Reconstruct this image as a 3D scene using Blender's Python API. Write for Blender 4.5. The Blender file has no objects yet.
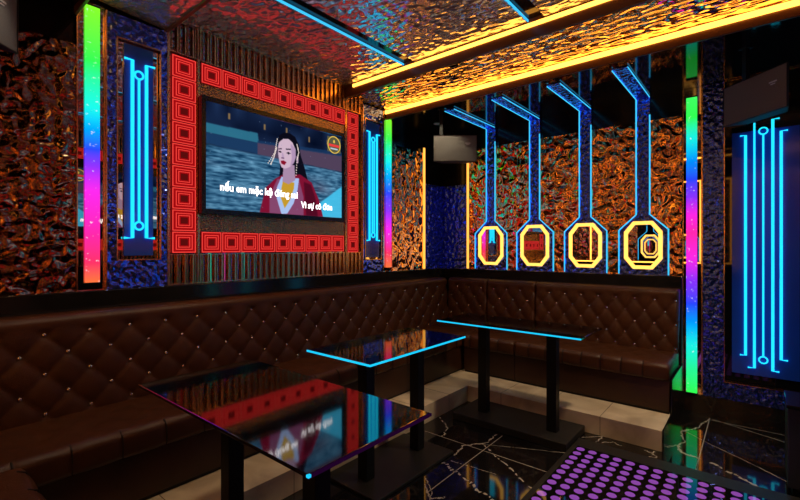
import bpy, bmesh, math, random
import numpy as np
from mathutils import Vector, Matrix
random.seed(4); RNG = np.random.RandomState(5)
S = bpy.context.scene
COL = S.collection

# ------------------------------------------------------------ camera, world, light, exposure
FPX, YAW, HC = 431.0, math.radians(39.7), 1.40
cd = bpy.data.cameras.new('camera'); cam = bpy.data.objects.new('camera', cd); COL.objects.link(cam)
cd.sensor_width = 36; cd.lens = 36 * FPX / 800; cd.clip_start = .05
cd.shift_y = -(250 - 247.4) / 800
cam.location = (0, 0, HC); cam.rotation_euler = (math.pi / 2, 0, YAW - math.pi / 2)
S.camera = cam
S.view_settings.view_transform = 'Standard'; S.view_settings.look = 'None'
S.view_settings.gamma = 1; S.view_settings.use_curve_mapping = False
S.view_settings.exposure = 0.0
S.cycles.use_denoising = True
S.cycles.max_bounces = 8; S.cycles.glossy_bounces = 6; S.cycles.diffuse_bounces = 3
S.cycles.sample_clamp_indirect = 6.0; S.cycles.sample_clamp_direct = 4.0
S.cycles.caustics_reflective = True
W = bpy.data.worlds.new('world'); S.world = W; W.use_nodes = True
W.node_tree.nodes['Background'].inputs[0].default_value = (.02, .02, .03, 1)
W.node_tree.nodes['Background'].inputs[1].default_value = .3

def lamp(kind, name, loc, power, color, size=.1, target=None, angle=100, blend=.8):
    d = bpy.data.lights.new(name, kind); o = bpy.data.objects.new(name, d); COL.objects.link(o)
    d.energy = power; d.color = color; o.location = loc
    if kind == 'SPOT': d.spot_size = math.radians(angle); d.spot_blend = blend; d.shadow_soft_size = size
    elif kind == 'AREA': d.size = size
    else: d.shadow_soft_size = size
    if target is not None:
        o.rotation_euler = (Vector(target) - Vector(loc)).to_track_quat('-Z', 'Y').to_euler()
    return o
WARM = (1.0, .72, .45)
# recessed downlights of the ceiling tray (above the picture) and of the soffits
lamp('SPOT', 'downlight_lamp', (1.62, 1.85, 2.88), 40, WARM, .12, (1.9, 2.0, 0), 125)
lamp('SPOT', 'downlight_lamp', (3.08, .10, 2.80), 125, WARM, .10, (3.45, 1.2, .1), 85)
lamp('SPOT', 'downlight_lamp', (.95, 1.95, 2.86), 46, WARM, .12, (.7, 2.2, 0), 100)
lamp('SPOT', 'downlight_lamp', (3.412, 2.34, 2.72), 16, (1, .84, .58), .015, (3.50, 2.34, 2.40), 75)
lamp('SPOT', 'downlight_lamp', (.34, 2.26, 2.74), 9, (1, .86, .7), .02, (.25, 2.33, 2.38), 60)

# ------------------------------------------------------------ constants of the room
YA, XB, XL, YN = 3.0, 4.45, -.32, -.75      # TV wall, octagon wall, and the two walls behind the camera
ZC, ZS = 2.925, 2.77                          # ceiling tray, soffit
ZL = 1.15                                    # ledge above the sofas
X1, X2 = 2.80, 3.384                         # inner and outer edge of the amber cove

# ------------------------------------------------------------ materials
def nt(name):
    m = bpy.data.materials.new(name); m.use_nodes = True
    return m, m.node_tree.nodes, m.node_tree.links, m.node_tree.nodes['Principled BSDF']
def pbr(name, col, rough=.5, metal=0, spec=.5, noise=0, nscale=20, bump=0, bscale=60, coat=0):
    m, n, l, b = nt(name)
    b.inputs['Base Color'].default_value = (*col, 1); b.inputs['Roughness'].default_value = rough
    b.inputs['Metallic'].default_value = metal; b.inputs['Specular IOR Level'].default_value = spec
    b.inputs['Coat Weight'].default_value = coat
    tc = n.new('ShaderNodeTexCoord')
    if noise:
        t = n.new('ShaderNodeTexNoise'); t.inputs['Scale'].default_value = nscale; t.inputs['Detail'].default_value = 4
        l.new(tc.outputs['Object'], t.inputs['Vector'])
        r = n.new('ShaderNodeValToRGB')
        r.color_ramp.elements[0].position = .3; r.color_ramp.elements[1].position = .7
        r.color_ramp.elements[0].color = (*[c * (1 - noise) for c in col], 1)
        r.color_ramp.elements[1].color = (*[min(1, c * (1 + noise)) for c in col], 1)
        l.new(t.outputs['Fac'], r.inputs[0]); l.new(r.outputs[0], b.inputs['Base Color'])
    if bump:
        t = n.new('ShaderNodeTexNoise'); t.inputs['Scale'].default_value = bscale; t.inputs['Detail'].default_value = 3
        l.new(tc.outputs['Object'], t.inputs['Vector'])
        bp = n.new('ShaderNodeBump'); bp.inputs['Strength'].default_value = bump; bp.inputs['Distance'].default_value = .01
        l.new(t.outputs['Fac'], bp.inputs['Height']); l.new(bp.outputs[0], b.inputs['Normal'])
    return m
def wavy(name, col, scale, dist, rough=.08, stretch=(1, 1, 1), distort=.25, metal=1):
    """water-ripple stamped sheet metal"""
    m, n, l, b = nt(name)
    b.inputs['Base Color'].default_value = (*col, 1); b.inputs['Metallic'].default_value = metal
    b.inputs['Roughness'].default_value = rough
    tc = n.new('ShaderNodeTexCoord'); mp = n.new('ShaderNodeMapping'); mp.inputs['Scale'].default_value = stretch
    t = n.new('ShaderNodeTexNoise'); t.inputs['Scale'].default_value = scale
    t.inputs['Detail'].default_value = .25; t.inputs['Distortion'].default_value = distort
    l.new(tc.outputs['Object'], mp.inputs[0]); l.new(mp.outputs[0], t.inputs['Vector'])
    bp = n.new('ShaderNodeBump'); bp.inputs['Strength'].default_value = 1; bp.inputs['Distance'].default_value = dist
    l.new(t.outputs['Fac'], bp.inputs['Height']); l.new(bp.outputs[0], b.inputs['Normal'])
    return m
def emit(name, col, k=1.0):
    m, n, l, b = nt(name); n.remove(b)
    e = n.new('ShaderNodeEmission'); e.inputs[0].default_value = (*col, 1); e.inputs[1].default_value = k
    l.new(e.outputs[0], n['Material Output'].inputs[0])
    return m
def rainbow(name, stops, k):
    """pixel strip: colours run along the strip (object z from 0 bottom to 1 top via Generated), with bright specks"""
    m, n, l, b = nt(name); n.remove(b)
    tc = n.new('ShaderNodeTexCoord'); sp = n.new('ShaderNodeSeparateXYZ'); l.new(tc.outputs['Generated'], sp.inputs[0])
    r = n.new('ShaderNodeValToRGB'); els = r.color_ramp.elements
    els[0].position = stops[0][0]; els[0].color = (*stops[0][1], 1)
    els[1].position = stops[-1][0]; els[1].color = (*stops[-1][1], 1)
    for p, c in stops[1:-1]:
        e = els.new(p); e.color = (*c, 1)
    l.new(sp.outputs[2], r.inputs[0])
    t = n.new('ShaderNodeTexNoise'); t.inputs['Scale'].default_value = 45; t.inputs['Detail'].default_value = 2
    l.new(tc.outputs['Object'], t.inputs['Vector'])
    mr = n.new('ShaderNodeMapRange'); mr.inputs[1].default_value = .66; mr.inputs[2].default_value = .78
    mr.inputs[4].default_value = .65
    l.new(t.outputs['Fac'], mr.inputs[0])
    mx = n.new('ShaderNodeMix'); mx.data_type = 'RGBA'; mx.inputs[7].default_value = (.9, .9, 1, 1)
    l.new(mr.outputs[0], mx.inputs[0]); l.new(r.outputs[0], mx.inputs[6])
    e = n.new('ShaderNodeEmission'); e.inputs[1].default_value = k
    l.new(mx.outputs[2], e.inputs[0]); l.new(e.outputs[0], n['Material Output'].inputs[0])
    return m
def tile_mat():
    """lit acrylic tile engraved with square rings; rings drawn from the tile's own x / z (size 1)"""
    m, n, l, b = nt('red_tile'); n.remove(b)
    tc = n.new('ShaderNodeTexCoord'); sp = n.new('ShaderNodeSeparateXYZ'); l.new(tc.outputs['Generated'], sp.inputs[0])
    ab = []
    for k in (0, 2):
        s = n.new('ShaderNodeMath'); s.operation = 'SUBTRACT'; s.inputs[1].default_value = .5
        a = n.new('ShaderNodeMath'); a.operation = 'ABSOLUTE'
        l.new(sp.outputs[k], s.inputs[0]); l.new(s.outputs[0], a.inputs[0]); ab.append(a)
    mx = n.new('ShaderNodeMath'); mx.operation = 'MAXIMUM'; l.new(ab[0].outputs[0], mx.inputs[0]); l.new(ab[1].outputs[0], mx.inputs[1])
    d = n.new('ShaderNodeMath'); d.operation = 'MULTIPLY'; d.inputs[1].default_value = 2; l.new(mx.outputs[0], d.inputs[0])
    r = n.new('ShaderNodeValToRGB'); r.color_ramp.interpolation = 'CONSTANT'
    dark, red, lit = (.10, .004, .004, 1), (.36, .003, .005, 1), (1.0, .065, .05, 1)
    seq = [(0, dark), (.30, red), (.42, lit), (.48, red), (.62, lit), (.68, red), (.88, lit), (.95, red), (.985, dark)]
    els = r.color_ramp.elements
    els[0].position = 0; els[0].color = dark; els[1].position = .985; els[1].color = dark
    for p, c in seq[1:-1]:
        e = els.new(p); e.color = c
    l.new(d.outputs[0], r.inputs[0])
    e = n.new('ShaderNodeEmission'); e.inputs[1].default_value = 1.0
    l.new(r.outputs[0], e.inputs[0]); l.new(e.outputs[0], n['Material Output'].inputs[0])
    return m
M = {}
M['gold_wavy'] = wavy('rose_gold_ripple', (1.0, .52, .24), 12, .028, .05, distort=.5)
M['dim_gold_wavy'] = wavy('dim_gold_ripple', (.36, .25, .17), 19, .014, .07, distort=.5)  # gold ripple sheet, its dim reflections put into a darker base colour
M['blue_wavy'] = wavy('sapphire_ripple', (.12, .20, .95), 30, .013, .08, metal=.93)
M['blue_corner'] = wavy('sapphire_corner_ripple', (.06, .12, 1.0), 20, .016, .10, metal=.82)
M['silver_wavy'] = wavy('silver_ripple', (.82, .76, .78), 25, .013, .13, (1, .6, 1), metal=.72)
M['cove_wavy'] = wavy('cove_ripple', (1.0, .66, .34), 24, .020, .09, (1, .5, 1))
M['bronze_hammered'] = wavy('bronze_hammered', (.42, .27, .14), 90, .004, .25)
M['mirror'] = pbr('dark_mirror', (.62, .55, .50), .015, 1)
M['bright_mirror'] = pbr('clear_mirror', (.85, .85, .85), .01, 1)
M['gold'] = pbr('polished_gold', (.95, .58, .26), .22, 1)
M['black_glass'] = pbr('black_glass', (.006, .006, .007), .03, 0, .45)
M['wall_black'] = pbr('black_lacquer_wall', (.007, .006, .007), .12, 0, .3)
M['slat_mirror'] = pbr('smoked_mirror', (.34, .28, .24), .02, 1)
M['soffit'] = pbr('black_gloss_soffit', (.008, .007, .008), .07, 0, .38)
M['ledge'] = pbr('black_stone_ledge', (.012, .011, .011), .12, 0, .5, .3, 8)
M['black_metal'] = pbr('black_powder_metal', (.006, .006, .006), .45, 0, .3, bump=.15, bscale=200)
M['table_base'] = pbr('dark_grey_plate', (.016, .015, .014), .45, 0, .4, .2, 12)
M['lip'] = pbr('brown_gloss_lip', (.12, .045, .018), .3, 0, .5)
M['leather'] = pbr('brown_leather', (.062, .0190, .0055), .38, 0, .35, .22, 7, .25, 220)
M['leather_side'] = pbr('brown_leather_panel', (.040, .015, .007), .35, 0, .4, .2, 5, .12, 160)
M['seam'] = pbr('seam_thread', (.012, .006, .004), .6, 0, .3)
M['stud'] = pbr('crystal_stud', (.9, .88, .85), .12, 1)
M['blue_acrylic'] = pbr('blue_acrylic', (.015, .08, .58), .12, 0, .6)
M['mesh_cloth'] = pbr('speaker_mesh', (.20, .185, .165), .55, .2, .5, .5, 260, .5, 400)
M['speaker_box'] = pbr('speaker_cabinet', (.012, .012, .012), .5, 0, .3)
M['bezel'] = pbr('tv_bezel', (.006, .006, .007), .25, 0, .5)
M['chrome'] = pbr('brushed_steel', (.6, .6, .6), .3, 1)
M['cyan'] = emit('cyan_neon', (.015, .64, .92), 1.4)
M['cyan_hot'] = emit('cyan_table_edge', (.012, .55, .90), 1.15)
M['blue_line'] = emit('ice_blue_neon', (.05, .55, 1.0), 1.15)
M['amber'] = emit('amber_led', (1.0, .40, .05), 4.5)
M['ring'] = emit('octagon_neon', (1.0, .50, .09), 2.0)
M['amber_wash'] = emit('amber_wash_led', (1.0, .36, .05), 4)
M['amber_thin'] = emit('amber_thin_led', (1.0, .42, .06), 1.7)
M['violet_reflection'] = emit('violet_reflection', (.16, .01, .22), .08)  # weak emission stands in for violet reflections on an unlit glass edge
M['badge'] = pbr('badge_silver', (.7, .7, .72), .35, .6)
M['tile'] = tile_mat()
G, CY_, BL, PU, MA, RD, OR, YG = (.03, .95, .08), (.01, .85, .75), (.02, .06, 1.0), (.25, .03, .95), (.95, .02, .75), (1.0, .03, .12), (1.0, .16, .04), (.22, .95, .02)
M['rainbow_wide'] = rainbow('rainbow_left', [(0, OR), (.07, RD), (.17, (1, .02, .35)), (.32, MA), (.42, PU), (.48, BL), (.55, (.0, .35, 1)), (.63, CY_), (.80, G), (1, YG)], 1.15)
M['rainbow_slim'] = rainbow('rainbow_mid', [(0, OR), (.10, RD), (.24, MA), (.38, PU), (.50, BL), (.62, (.0, .4, 1)), (.72, CY_), (.86, G), (1, YG)], 1.15)
M['rainbow_tall'] = rainbow('rainbow_tall', [(0, G), (.08, (.02, .9, .3)), (.16, CY_), (.24, (.0, .3, 1)), (.30, BL), (.38, PU), (.46, MA), (.54, (1, .02, .4)), (.60, MA), (.66, PU), (.72, BL), (.78, (.0, .25, 1)), (.86, CY_), (.93, G), (1, (.05, .95, .12))], 1.05)

def stone_mat():
    m, n, l, b = nt('beige_stone'); b.inputs['Roughness'].default_value = .38
    tc = n.new('ShaderNodeTexCoord')
    t = n.new('ShaderNodeTexNoise'); t.inputs['Scale'].default_value = 3.5; t.inputs['Detail'].default_value = 9; t.inputs['Distortion'].default_value = .8
    l.new(tc.outputs['Object'], t.inputs['Vector'])
    r = n.new('ShaderNodeValToRGB'); e = r.color_ramp.elements
    e[0].position = .32; e[0].color = (.50, .40, .27, 1); e[1].position = .68; e[1].color = (.80, .69, .50, 1)
    l.new(t.outputs['Fac'], r.inputs[0]); l.new(r.outputs[0], b.inputs['Base Color'])
    return m
M['stone'] = stone_mat()
def marble_mat():
    m, n, l, b = nt('black_marble'); b.inputs['Roughness'].default_value = .06; b.inputs['Specular IOR Level'].default_value = .55
    tc = n.new('ShaderNodeTexCoord')
    t = n.new('ShaderNodeTexNoise'); t.inputs['Scale'].default_value = 2.2; t.inputs['Detail'].default_value = 8; t.inputs['Distortion'].default_value = 1.2
    l.new(tc.outputs['Object'], t.inputs['Vector'])
    s = n.new('ShaderNodeMath'); s.operation = 'SUBTRACT'; s.inputs[1].default_value = .5
    a = n.new('ShaderNodeMath'); a.operation = 'ABSOLUTE'; l.new(t.outputs['Fac'], s.inputs[0]); l.new(s.outputs[0], a.inputs[0])
    r = n.new('ShaderNodeValToRGB'); e = r.color_ramp.elements
    e[0].position = 0; e[0].color = (.035, .03, .026, 1); e[1].position = .012; e[1].color = (.007, .0065, .007, 1)
    l.new(a.outputs[0], r.inputs[0]); l.new(r.outputs[0], b.inputs['Base Color'])
    return m
M['marble'] = marble_mat()
M['vein'] = pbr('white_vein', (.42, .385, .33), .2)
M['dot'] = pbr('violet_dot', (.02, .01, .03), .05, 0, .6)
M['dot'].node_tree.nodes['Principled BSDF'].inputs['Emission Color'].default_value = (.42, .10, .62, 1)
M['dot'].node_tree.nodes['Principled BSDF'].inputs['Emission Strength'].default_value = .55

# ------------------------------------------------------------ mesh helpers
def box(bm, lo, hi, mi=0):
    x0, y0, z0 = lo; x1, y1, z1 = hi
    v = [bm.verts.new(p) for p in ((x0, y0, z0), (x1, y0, z0), (x1, y1, z0), (x0, y1, z0), (x0, y0, z1), (x1, y0, z1), (x1, y1, z1), (x0, y1, z1))]
    for f in ((0, 3, 2, 1), (4, 5, 6, 7), (0, 1, 5, 4), (1, 2, 6, 5), (2, 3, 7, 6), (3, 0, 4, 7)):
        bm.faces.new([v[i] for i in f]).material_index = mi
def prism(bm, pts, d):
    """extrude the closed polygon pts (3D) by vector d"""
    a = [bm.verts.new(p) for p in pts]; b = [bm.verts.new(Vector(p) + Vector(d)) for p in pts]
    bm.faces.new(a); bm.faces.new(b[::-1]); k = len(pts)
    for i in range(k): bm.faces.new((a[i], b[i], b[(i + 1) % k], a[(i + 1) % k]))
def tube(bm, pts, r, seg=8, closed=False):
    pts = [Vector(p) for p in pts]; k = len(pts); rings = []
    for i, p in enumerate(pts):
        if closed: d1 = (p - pts[i - 1]).normalized(); d2 = (pts[(i + 1) % k] - p).normalized()
        else:
            d1 = (p - pts[i - 1]).normalized() if i else (pts[1] - p).normalized()
            d2 = (pts[i + 1] - p).normalized() if i < k - 1 else d1
        t = (d1 + d2).normalized(); m = 1 / max(.4, t.dot(d1))
        up = Vector((0, 0, 1)) if abs(t.z) < .8 else Vector((1, .3, 0)).normalized()
        # stable side axis
        side = t.cross(up).normalized(); nn = side.cross(t).normalized()
        rings.append((p, side, nn, m))
    # parallel transport
    side0 = rings[0][1]; vr = []
    prev = side0
    for i, (p, s_, n_, m) in enumerate(rings):
        t = s_.cross(n_)
        t = n_.cross(s_) if False else Vector(n_).cross(Vector(s_))
        tt = (pts[min(i + 1, k - 1)] - pts[max(i - 1, 0)])
        if closed: tt = pts[(i + 1) % k] - pts[i - 1]
        tt.normalize()
        sd = (prev - tt * prev.dot(tt))
        if sd.length < 1e-4: sd = tt.orthogonal()
        sd.normalize(); nn = tt.cross(sd); prev = sd
        vr.append([bm.verts.new(p + (sd * math.cos(2 * math.pi * j / seg) + nn * math.sin(2 * math.pi * j / seg)) * r * min(m, 1.5)) for j in range(seg)])
    rng = range(k) if closed else range(k - 1)
    for i in rng:
        a, b = vr[i], vr[(i + 1) % k]
        for j in range(seg): bm.faces.new((a[j], a[(j + 1) % seg], b[(j + 1) % seg], b[j]))
    if not closed:
        bm.faces.new(vr[0][::-1]); bm.faces.new(vr[-1])
def cyl(bm, c, axis, r, h, seg=24):
    c = Vector(c); ax = Vector(axis).normalized(); u = ax.orthogonal().normalized(); v = ax.cross(u)
    a = [bm.verts.new(c + (u * math.cos(2 * math.pi * j / seg) + v * math.sin(2 * math.pi * j / seg)) * r) for j in range(seg)]
    b = [bm.verts.new(x.co + ax * h) for x in a]
    bm.faces.new(a[::-1]); bm.faces.new(b)
    for j in range(seg): bm.faces.new((a[j], a[(j + 1) % seg], b[(j + 1) % seg], b[j]))
def obj(name, bm, mat, parent=None, bevel=0, smooth=False, seg=2):
    bmesh.ops.recalc_face_normals(bm, faces=bm.faces)
    me = bpy.data.meshes.new(name); bm.to_mesh(me); bm.free()
    for m in (mat if isinstance(mat, (list, tuple)) else [mat]): me.materials.append(m)
    o = bpy.data.objects.new(name, me); COL.objects.link(o)
    if parent is not None: o.parent = parent
    if bevel:
        b = o.modifiers.new('bevel', 'BEVEL'); b.width = bevel; b.segments = seg; b.limit_method = 'ANGLE'
    if smooth:
        for p in me.polygons: p.use_smooth = True
    return o
def B(): return bmesh.new()
def bx(name, lo, hi, mat, parent=None, bevel=0):
    b = B(); box(b, lo, hi); return obj(name, b, mat, parent, bevel)
def tag(o, label, cat, group=None, kind=None):
    if label: o['label'] = label
    if cat: o['category'] = cat
    if group: o['group'] = group
    if kind: o['kind'] = kind
    return o
def thing(name, label, cat, loc=(0, 0, 0), rz=0, group=None):
    o = bpy.data.objects.new(name, None); COL.objects.link(o); o.empty_display_size = .1
    o.location = loc; o.rotation_euler = (0, 0, rz)
    return tag(o, label, cat, group)
def struct(o, label=None):
    o['kind'] = 'structure'
    if label: o['label'] = label; 
    return o
KIDS = {}
def dup(root, loc, rz=None, label=None, group=None):
    r = root.copy(); COL.objects.link(r); r.location = loc
    if rz is not None: r.rotation_euler = (0, 0, rz)
    if label: r['label'] = label
    if group: r['group'] = group
    def rec(src, dst):
        for ch in list(src.children):
            if ch is dst or ch.name.startswith('§'): continue
            c = ch.copy(); COL.objects.link(c); c.parent = dst; rec(ch, c)
    rec(root, r)
    return r
def plabel(o, t): o['label'] = t; return o

# ------------------------------------------------------------ room shell
struct(bx('wall_left', (XL - .12, YA + .03, 0), (XB + .15, YA + .15, ZC + .1), M['wall_black']), 'black glossy wall behind the television')
struct(bx('wall_right', (XB + .03, YN - .12, 0), (XB + .15, YA + .03, ZC + .1), M['wall_black']), 'black glossy wall behind the octagon neon lights')
struct(bx('wall_near', (XL - .12, YN - .12, 0), (XB + .03, YN, ZC + .1), M['wall_black']), 'black glossy wall opposite the television')
struct(bx('wall_entry', (XL - .12, YN, 0), (XL, YA + .03, ZC + .1), M['wall_black']), 'black glossy wall opposite the octagon lights')

# floor with inlaid pale veins
def ribbon(bm, pts, w, z, jag=0.0, mi=1, gaps=0.0, n=14):
    P = [Vector((*p, 0)) for p in pts]; Q = []
    for a, b in zip(P[:-1], P[1:]):
        for i in range(n): Q.append(a.lerp(b, i / n))
    Q.append(P[-1]); prev = None
    off = 0
    for i, q in enumerate(Q):
        t = (Q[min(i + 1, len(Q) - 1)] - Q[max(i - 1, 0)]).normalized(); nn = Vector((-t.y, t.x, 0))
        off = off * .7 + random.uniform(-1, 1) * jag
        ww = w * (random.uniform(.35, 1.6) if jag else 1)
        c = q + nn * off
        cur = (bm.verts.new((c + nn * ww / 2) + Vector((0, 0, z))), bm.verts.new((c - nn * ww / 2) + Vector((0, 0, z))))
        if prev and random.random() >= gaps:
            bm.faces.new((prev[0], cur[0], cur[1], prev[1])).material_index = mi
        prev = cur
b = B(); box(b, (XL, YN, -.06), (XB + .03, YA + .03, 0))
Z_ = .0006
for p in ([(2.0, 1.452), (2.95, 1.46)], [(2.649, 1.953), (2.651, 1.0)], [(3.412, .298), (3.30, .30)], [(4.34, .303), (3.25, .30)], [(4.30, .30), (4.30, -.6)],
          [(3.245, .998), (3.215, -.7)], [(3.42, .876), (3.30, 1.0)]):
    ribbon(b, p, .006, Z_)
for p, w, j, g in (([(2.73, 1.504), (2.60, 1.30), (2.418, 1.01)], .011, .006, .45), ([(2.73, 1.506), (2.86, 1.25), (2.983, 1.0)], .004, .002, 0),
                   ([(2.945, 1.50), (2.78, 1.50), (2.62, 1.60), (2.464, 1.565)], .010, .007, .1), ([(2.35, 1.60), (2.28, 1.42), (2.199, 1.229), (2.14, 1.05)], .017, .009, .25),
                   ([(2.389, 1.55), (2.41, 1.40), (2.423, 1.241)], .004, .003, .1), ([(2.95, 2.02), (2.86, 1.90), (2.78, 1.84), (2.66, 1.80)], .009, .007, .3),
                   ([(4.31, .305), (4.05, .36), (3.90, .44), (3.80, .434), (3.70, .40), (3.52, .49)], .010, .007, .05), ([(3.60, .44), (3.49, .40), (3.46, .29)], .018, .006, .1),
                   ([(4.33, .288), (4.152, -.135), (4.0, -.5)], .006, .002, 0), ([(3.93, .45), (3.76, .25), (3.622, .065), (3.45, -.15)], .005, .003, .05),
                   ([(3.45, .235), (3.38, .15), (3.322, .059), (3.2, -.1)], .018, .006, .2), ([(3.206, .871), (3.30, .90), (3.405, .876)], .008, .006, .1),
                   ([(3.30, .86), (3.36, .80), (3.34, .74)], .006, .006, 0), ([(3.37, .60), (3.36, .56), (3.30, .52), (3.28, .56)], .009, .006, .1),
                   ([(3.39, .54), (3.33, .55)], .010, .006, .1), ([(2.05, 1.52), (1.95, 1.40), (2.02, 1.35)], .010, .006, .1), ([(2.11, 1.55), (2.02, 1.44), (1.9, 1.38)], .006, .004, 0)):
    ribbon(b, p, w, Z_, j, 1, g)
struct(obj('floor', b, [M['marble'], M['vein']]), 'black marble floor with white veins')

# ceiling: tray slab, black soffits, lips
struct(bx('ceiling', (XL, YN, ZC + .02), (XB + .03, YA + .03, ZC + .1), M['soffit']), 'black gloss ceiling')
struct(bx('trim_1', (X2 + .012, YN, ZS), (XB + .03, YA + .03, ZC), M['soffit']), 'black gloss soffit above the octagon lights')
struct(bx('trim_2', (XL, YN, ZS), (.701, YA + .03, ZC), M['soffit']), 'black gloss soffit at the near end of the television wall')
struct(bx('trim_3', (X2 - .006, YN, ZS - .035), (X2 + .012, YA, 2.846), M['lip'], None, .003), 'brown lip under the outer amber light line')
struct(bx('trim_4', (X1 + .004, YN, 2.815), (X1 + .03, YA, ZC + .02), M['lip']), 'brown drop edge under the inner amber light line')
struct(bx('trim_5', (1.19, YN, 2.815), (1.21, YA, ZC + .02), M['lip']), 'brown drop edge at the start of the ceiling tray')
# sloping ripple panels of the cove
def slope_panel(x0, z0, x1, z1, y0, y1, mat):
    b = B(); prism(b, [(x0, y0, z0), (x1, y0, z1), (x1, y0, z1 + .012), (x0, y0, z0 + .012)], (0, y1 - y0, 0)); return obj('ripple_metal_sheet', b, mat)
tag(slope_panel(X1 + .032, 2.828, X2 - .006, 2.834, YN + .002, YA - .002, M['cove_wavy']), 'long ripple metal panel glowing orange between the two amber light lines', 'ceiling panel', 'ripple ceiling panels')
tag(slope_panel(.722, 2.868, 1.188, 2.828, YN + .002, YA - .002, M['silver_wavy']), 'dim ripple ceiling panel at top left above the blue framed neon', 'ceiling panel', 'ripple ceiling panels')
ylines = (2.28, 1.195, .11)
for (y0, y1, lb) in ((2.29, YA, 'ripple ceiling panel nearest the television wall, grey with amber glints'),
                     (1.205, 2.17, 'ripple ceiling panel between the two blue ceiling lines'),
                     (.12, 1.085, 'ripple ceiling panel at the top edge, just right of the second blue ceiling line'),
                     (YN + .002, .0, 'ripple ceiling panel nearest the wall opposite the television')):
    tag(bx('ripple_metal_sheet', (1.212, y0, ZC), (X1 - .004, y1 - .002, ZC + .018), M['silver_wavy']), lb, 'ceiling panel', 'ripple ceiling panels')
for y, lb in zip(ylines, ('blue light line in the ceiling, the one closer to the television', 'blue light line in the ceiling ending at the middle of the amber line',
                          'third blue light line in the ceiling, farthest from the television')):
    tag(bx('blue_light_tube', (1.212, y - .004, ZC - .001), (X1 - .006, y + .003, ZC + .012), M['blue_line']), lb, 'light', 'blue ceiling light lines')
tag(bx('amber_light_bar', (X1 - .008, YN, 2.886), (X1 + .003, YA - .11, 2.912), M['amber']), 'amber light line along the inner ceiling edge, above the ripple band', 'light', 'amber cove lights')
tag(bx('amber_light_bar', (X2 - .024, YN, ZS + .024), (X2 - .007, YA - .004, ZS + .056), M['amber']), 'amber light line along the soffit edge, ending at the slim rainbow strip', 'light', 'amber cove lights')

# the matching amber line of the entry side, hidden from here by its lip
struct(bx('trim_10', (.702, YN, ZS - .04), (.719, YA, 2.885), M['lip'], None, .003), 'brown lip of the soffit on the entry side')
tag(bx('amber_light_bar', (.7195, YN, ZS + .020), (.738, YA - .004, ZS + .042), M['amber']), 'amber light line of the entry side soffit, hidden behind its lip', 'light', 'amber cove lights')
for y, lb in ((.775, 'vertical amber light line on the entry wall beside its octagon lights'), (1.98, 'vertical amber light line on the entry wall behind the near sofa'),
              (.35, 'added unseen amber tube on the entry wall near the camera'), (2.6, 'added unseen amber tube on the entry wall under the cut off loudspeaker')):  # last two tubes are added to turn the octagon wall reflections more orange
    tag(bx('amber_light_tube', (XL + .030, y - .012, ZL), (XL + .044, y + .012, 2.56), M['amber_wash']), lb, 'light', 'vertical amber light lines')
for z, lb in ((2.575, 'added unseen amber bar along the top of the entry wall ripple sheets'), (1.125, 'added unseen amber bar along the bottom of the entry wall ripple sheets')):
    tag(bx('amber_light_bar', (XL + .002, YN + .05, z - .012), (XL + .012, 2.94, z + .012), M['amber_wash']), lb, 'light', 'added amber bars of the entry wall')  # unseen bars added to give the octagon wall more orange to reflect


# ledge above the sofa backs and black plinth
struct(bx('baseboard_left', (XL, 2.955, 0), (XB, YA + .03, ZL), M['ledge'], None, .006), 'black stone ledge along the television wall')
struct(bx('baseboard_right', (4.395, .50, 0), (XB + .03, 2.954, ZL), M['ledge'], None, .006), 'black stone ledge under the octagon lights')
# stone step
b = B(); prism(b, [(XL, 2.03, 0), (3.41, 2.03, 0), (3.41, .505, 0), (4.39, .505, 0), (4.39, 2.95, 0), (XL, 2.95, 0)], (0, 0, .145))
struct(obj('trim_6', b, M['stone'], None, .003), 'beige stone step carrying the sofas')
b = B(); prism(b, [(XL, .95, 0), (.62, .95, 0), (.62, 2.028, 0), (XL, 2.028, 0)], (0, 0, .145))
struct(obj('trim_7', b, M['stone'], None, .003), 'beige stone step at the near end')
b = B()
for y in (.9, 1.3, 1.7): box(b, (3.4095, y, .0), (3.43, y + .003, .1455)); box(b, (3.41, y, .1445), (3.8, y + .003, .1457))
for x in (.9, 1.5, 2.1, 2.7, 3.1): box(b, (x, 2.0295, 0), (x + .003, 2.04, .1455)); box(b, (x, 2.03, .1445), (x + .003, 2.33, .1457))
struct(obj('trim_8', b, M['table_base']), 'dark joints between the stone slabs of the step')

# ------------------------------------------------------------ wall panels
def panelA(x0, x1, z0, z1, mat, label, y=YA, group='ripple wall panels', name='ripple_metal_sheet', cat='wall panel'):
    return tag(bx(name, (x0, y, z0), (x1, YA + .029, z1), mat), label, cat, group)
def panelB(y0, y1, z0, z1, mat, label, x=XB, group='ripple wall panels', name='ripple_metal_sheet', cat='wall panel'):
    return tag(bx(name, (x, y0, z0), (XB + .029, y1, z1), mat), label, cat, group)
ZP = 2.55
panelA(XL, .712, ZL, 2.56, M['dim_gold_wavy'], 'large gold ripple panel at the far left, darkened for its dim reflections, beside the wide rainbow strip')
panelA(3.482, 4.035, ZL, 2.50, M['gold_wavy'], 'narrow rose gold ripple panel between the slim rainbow strip and the amber line')
panelA(4.070, XB, ZL, 2.15, M['blue_corner'], 'blue ripple panel left of the room corner, under the small loudspeaker')
panelB(2.665, YA - .002, ZL, 2.15, M['blue_corner'], 'blue ripple panel right of the room corner, under the small loudspeaker')
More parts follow.
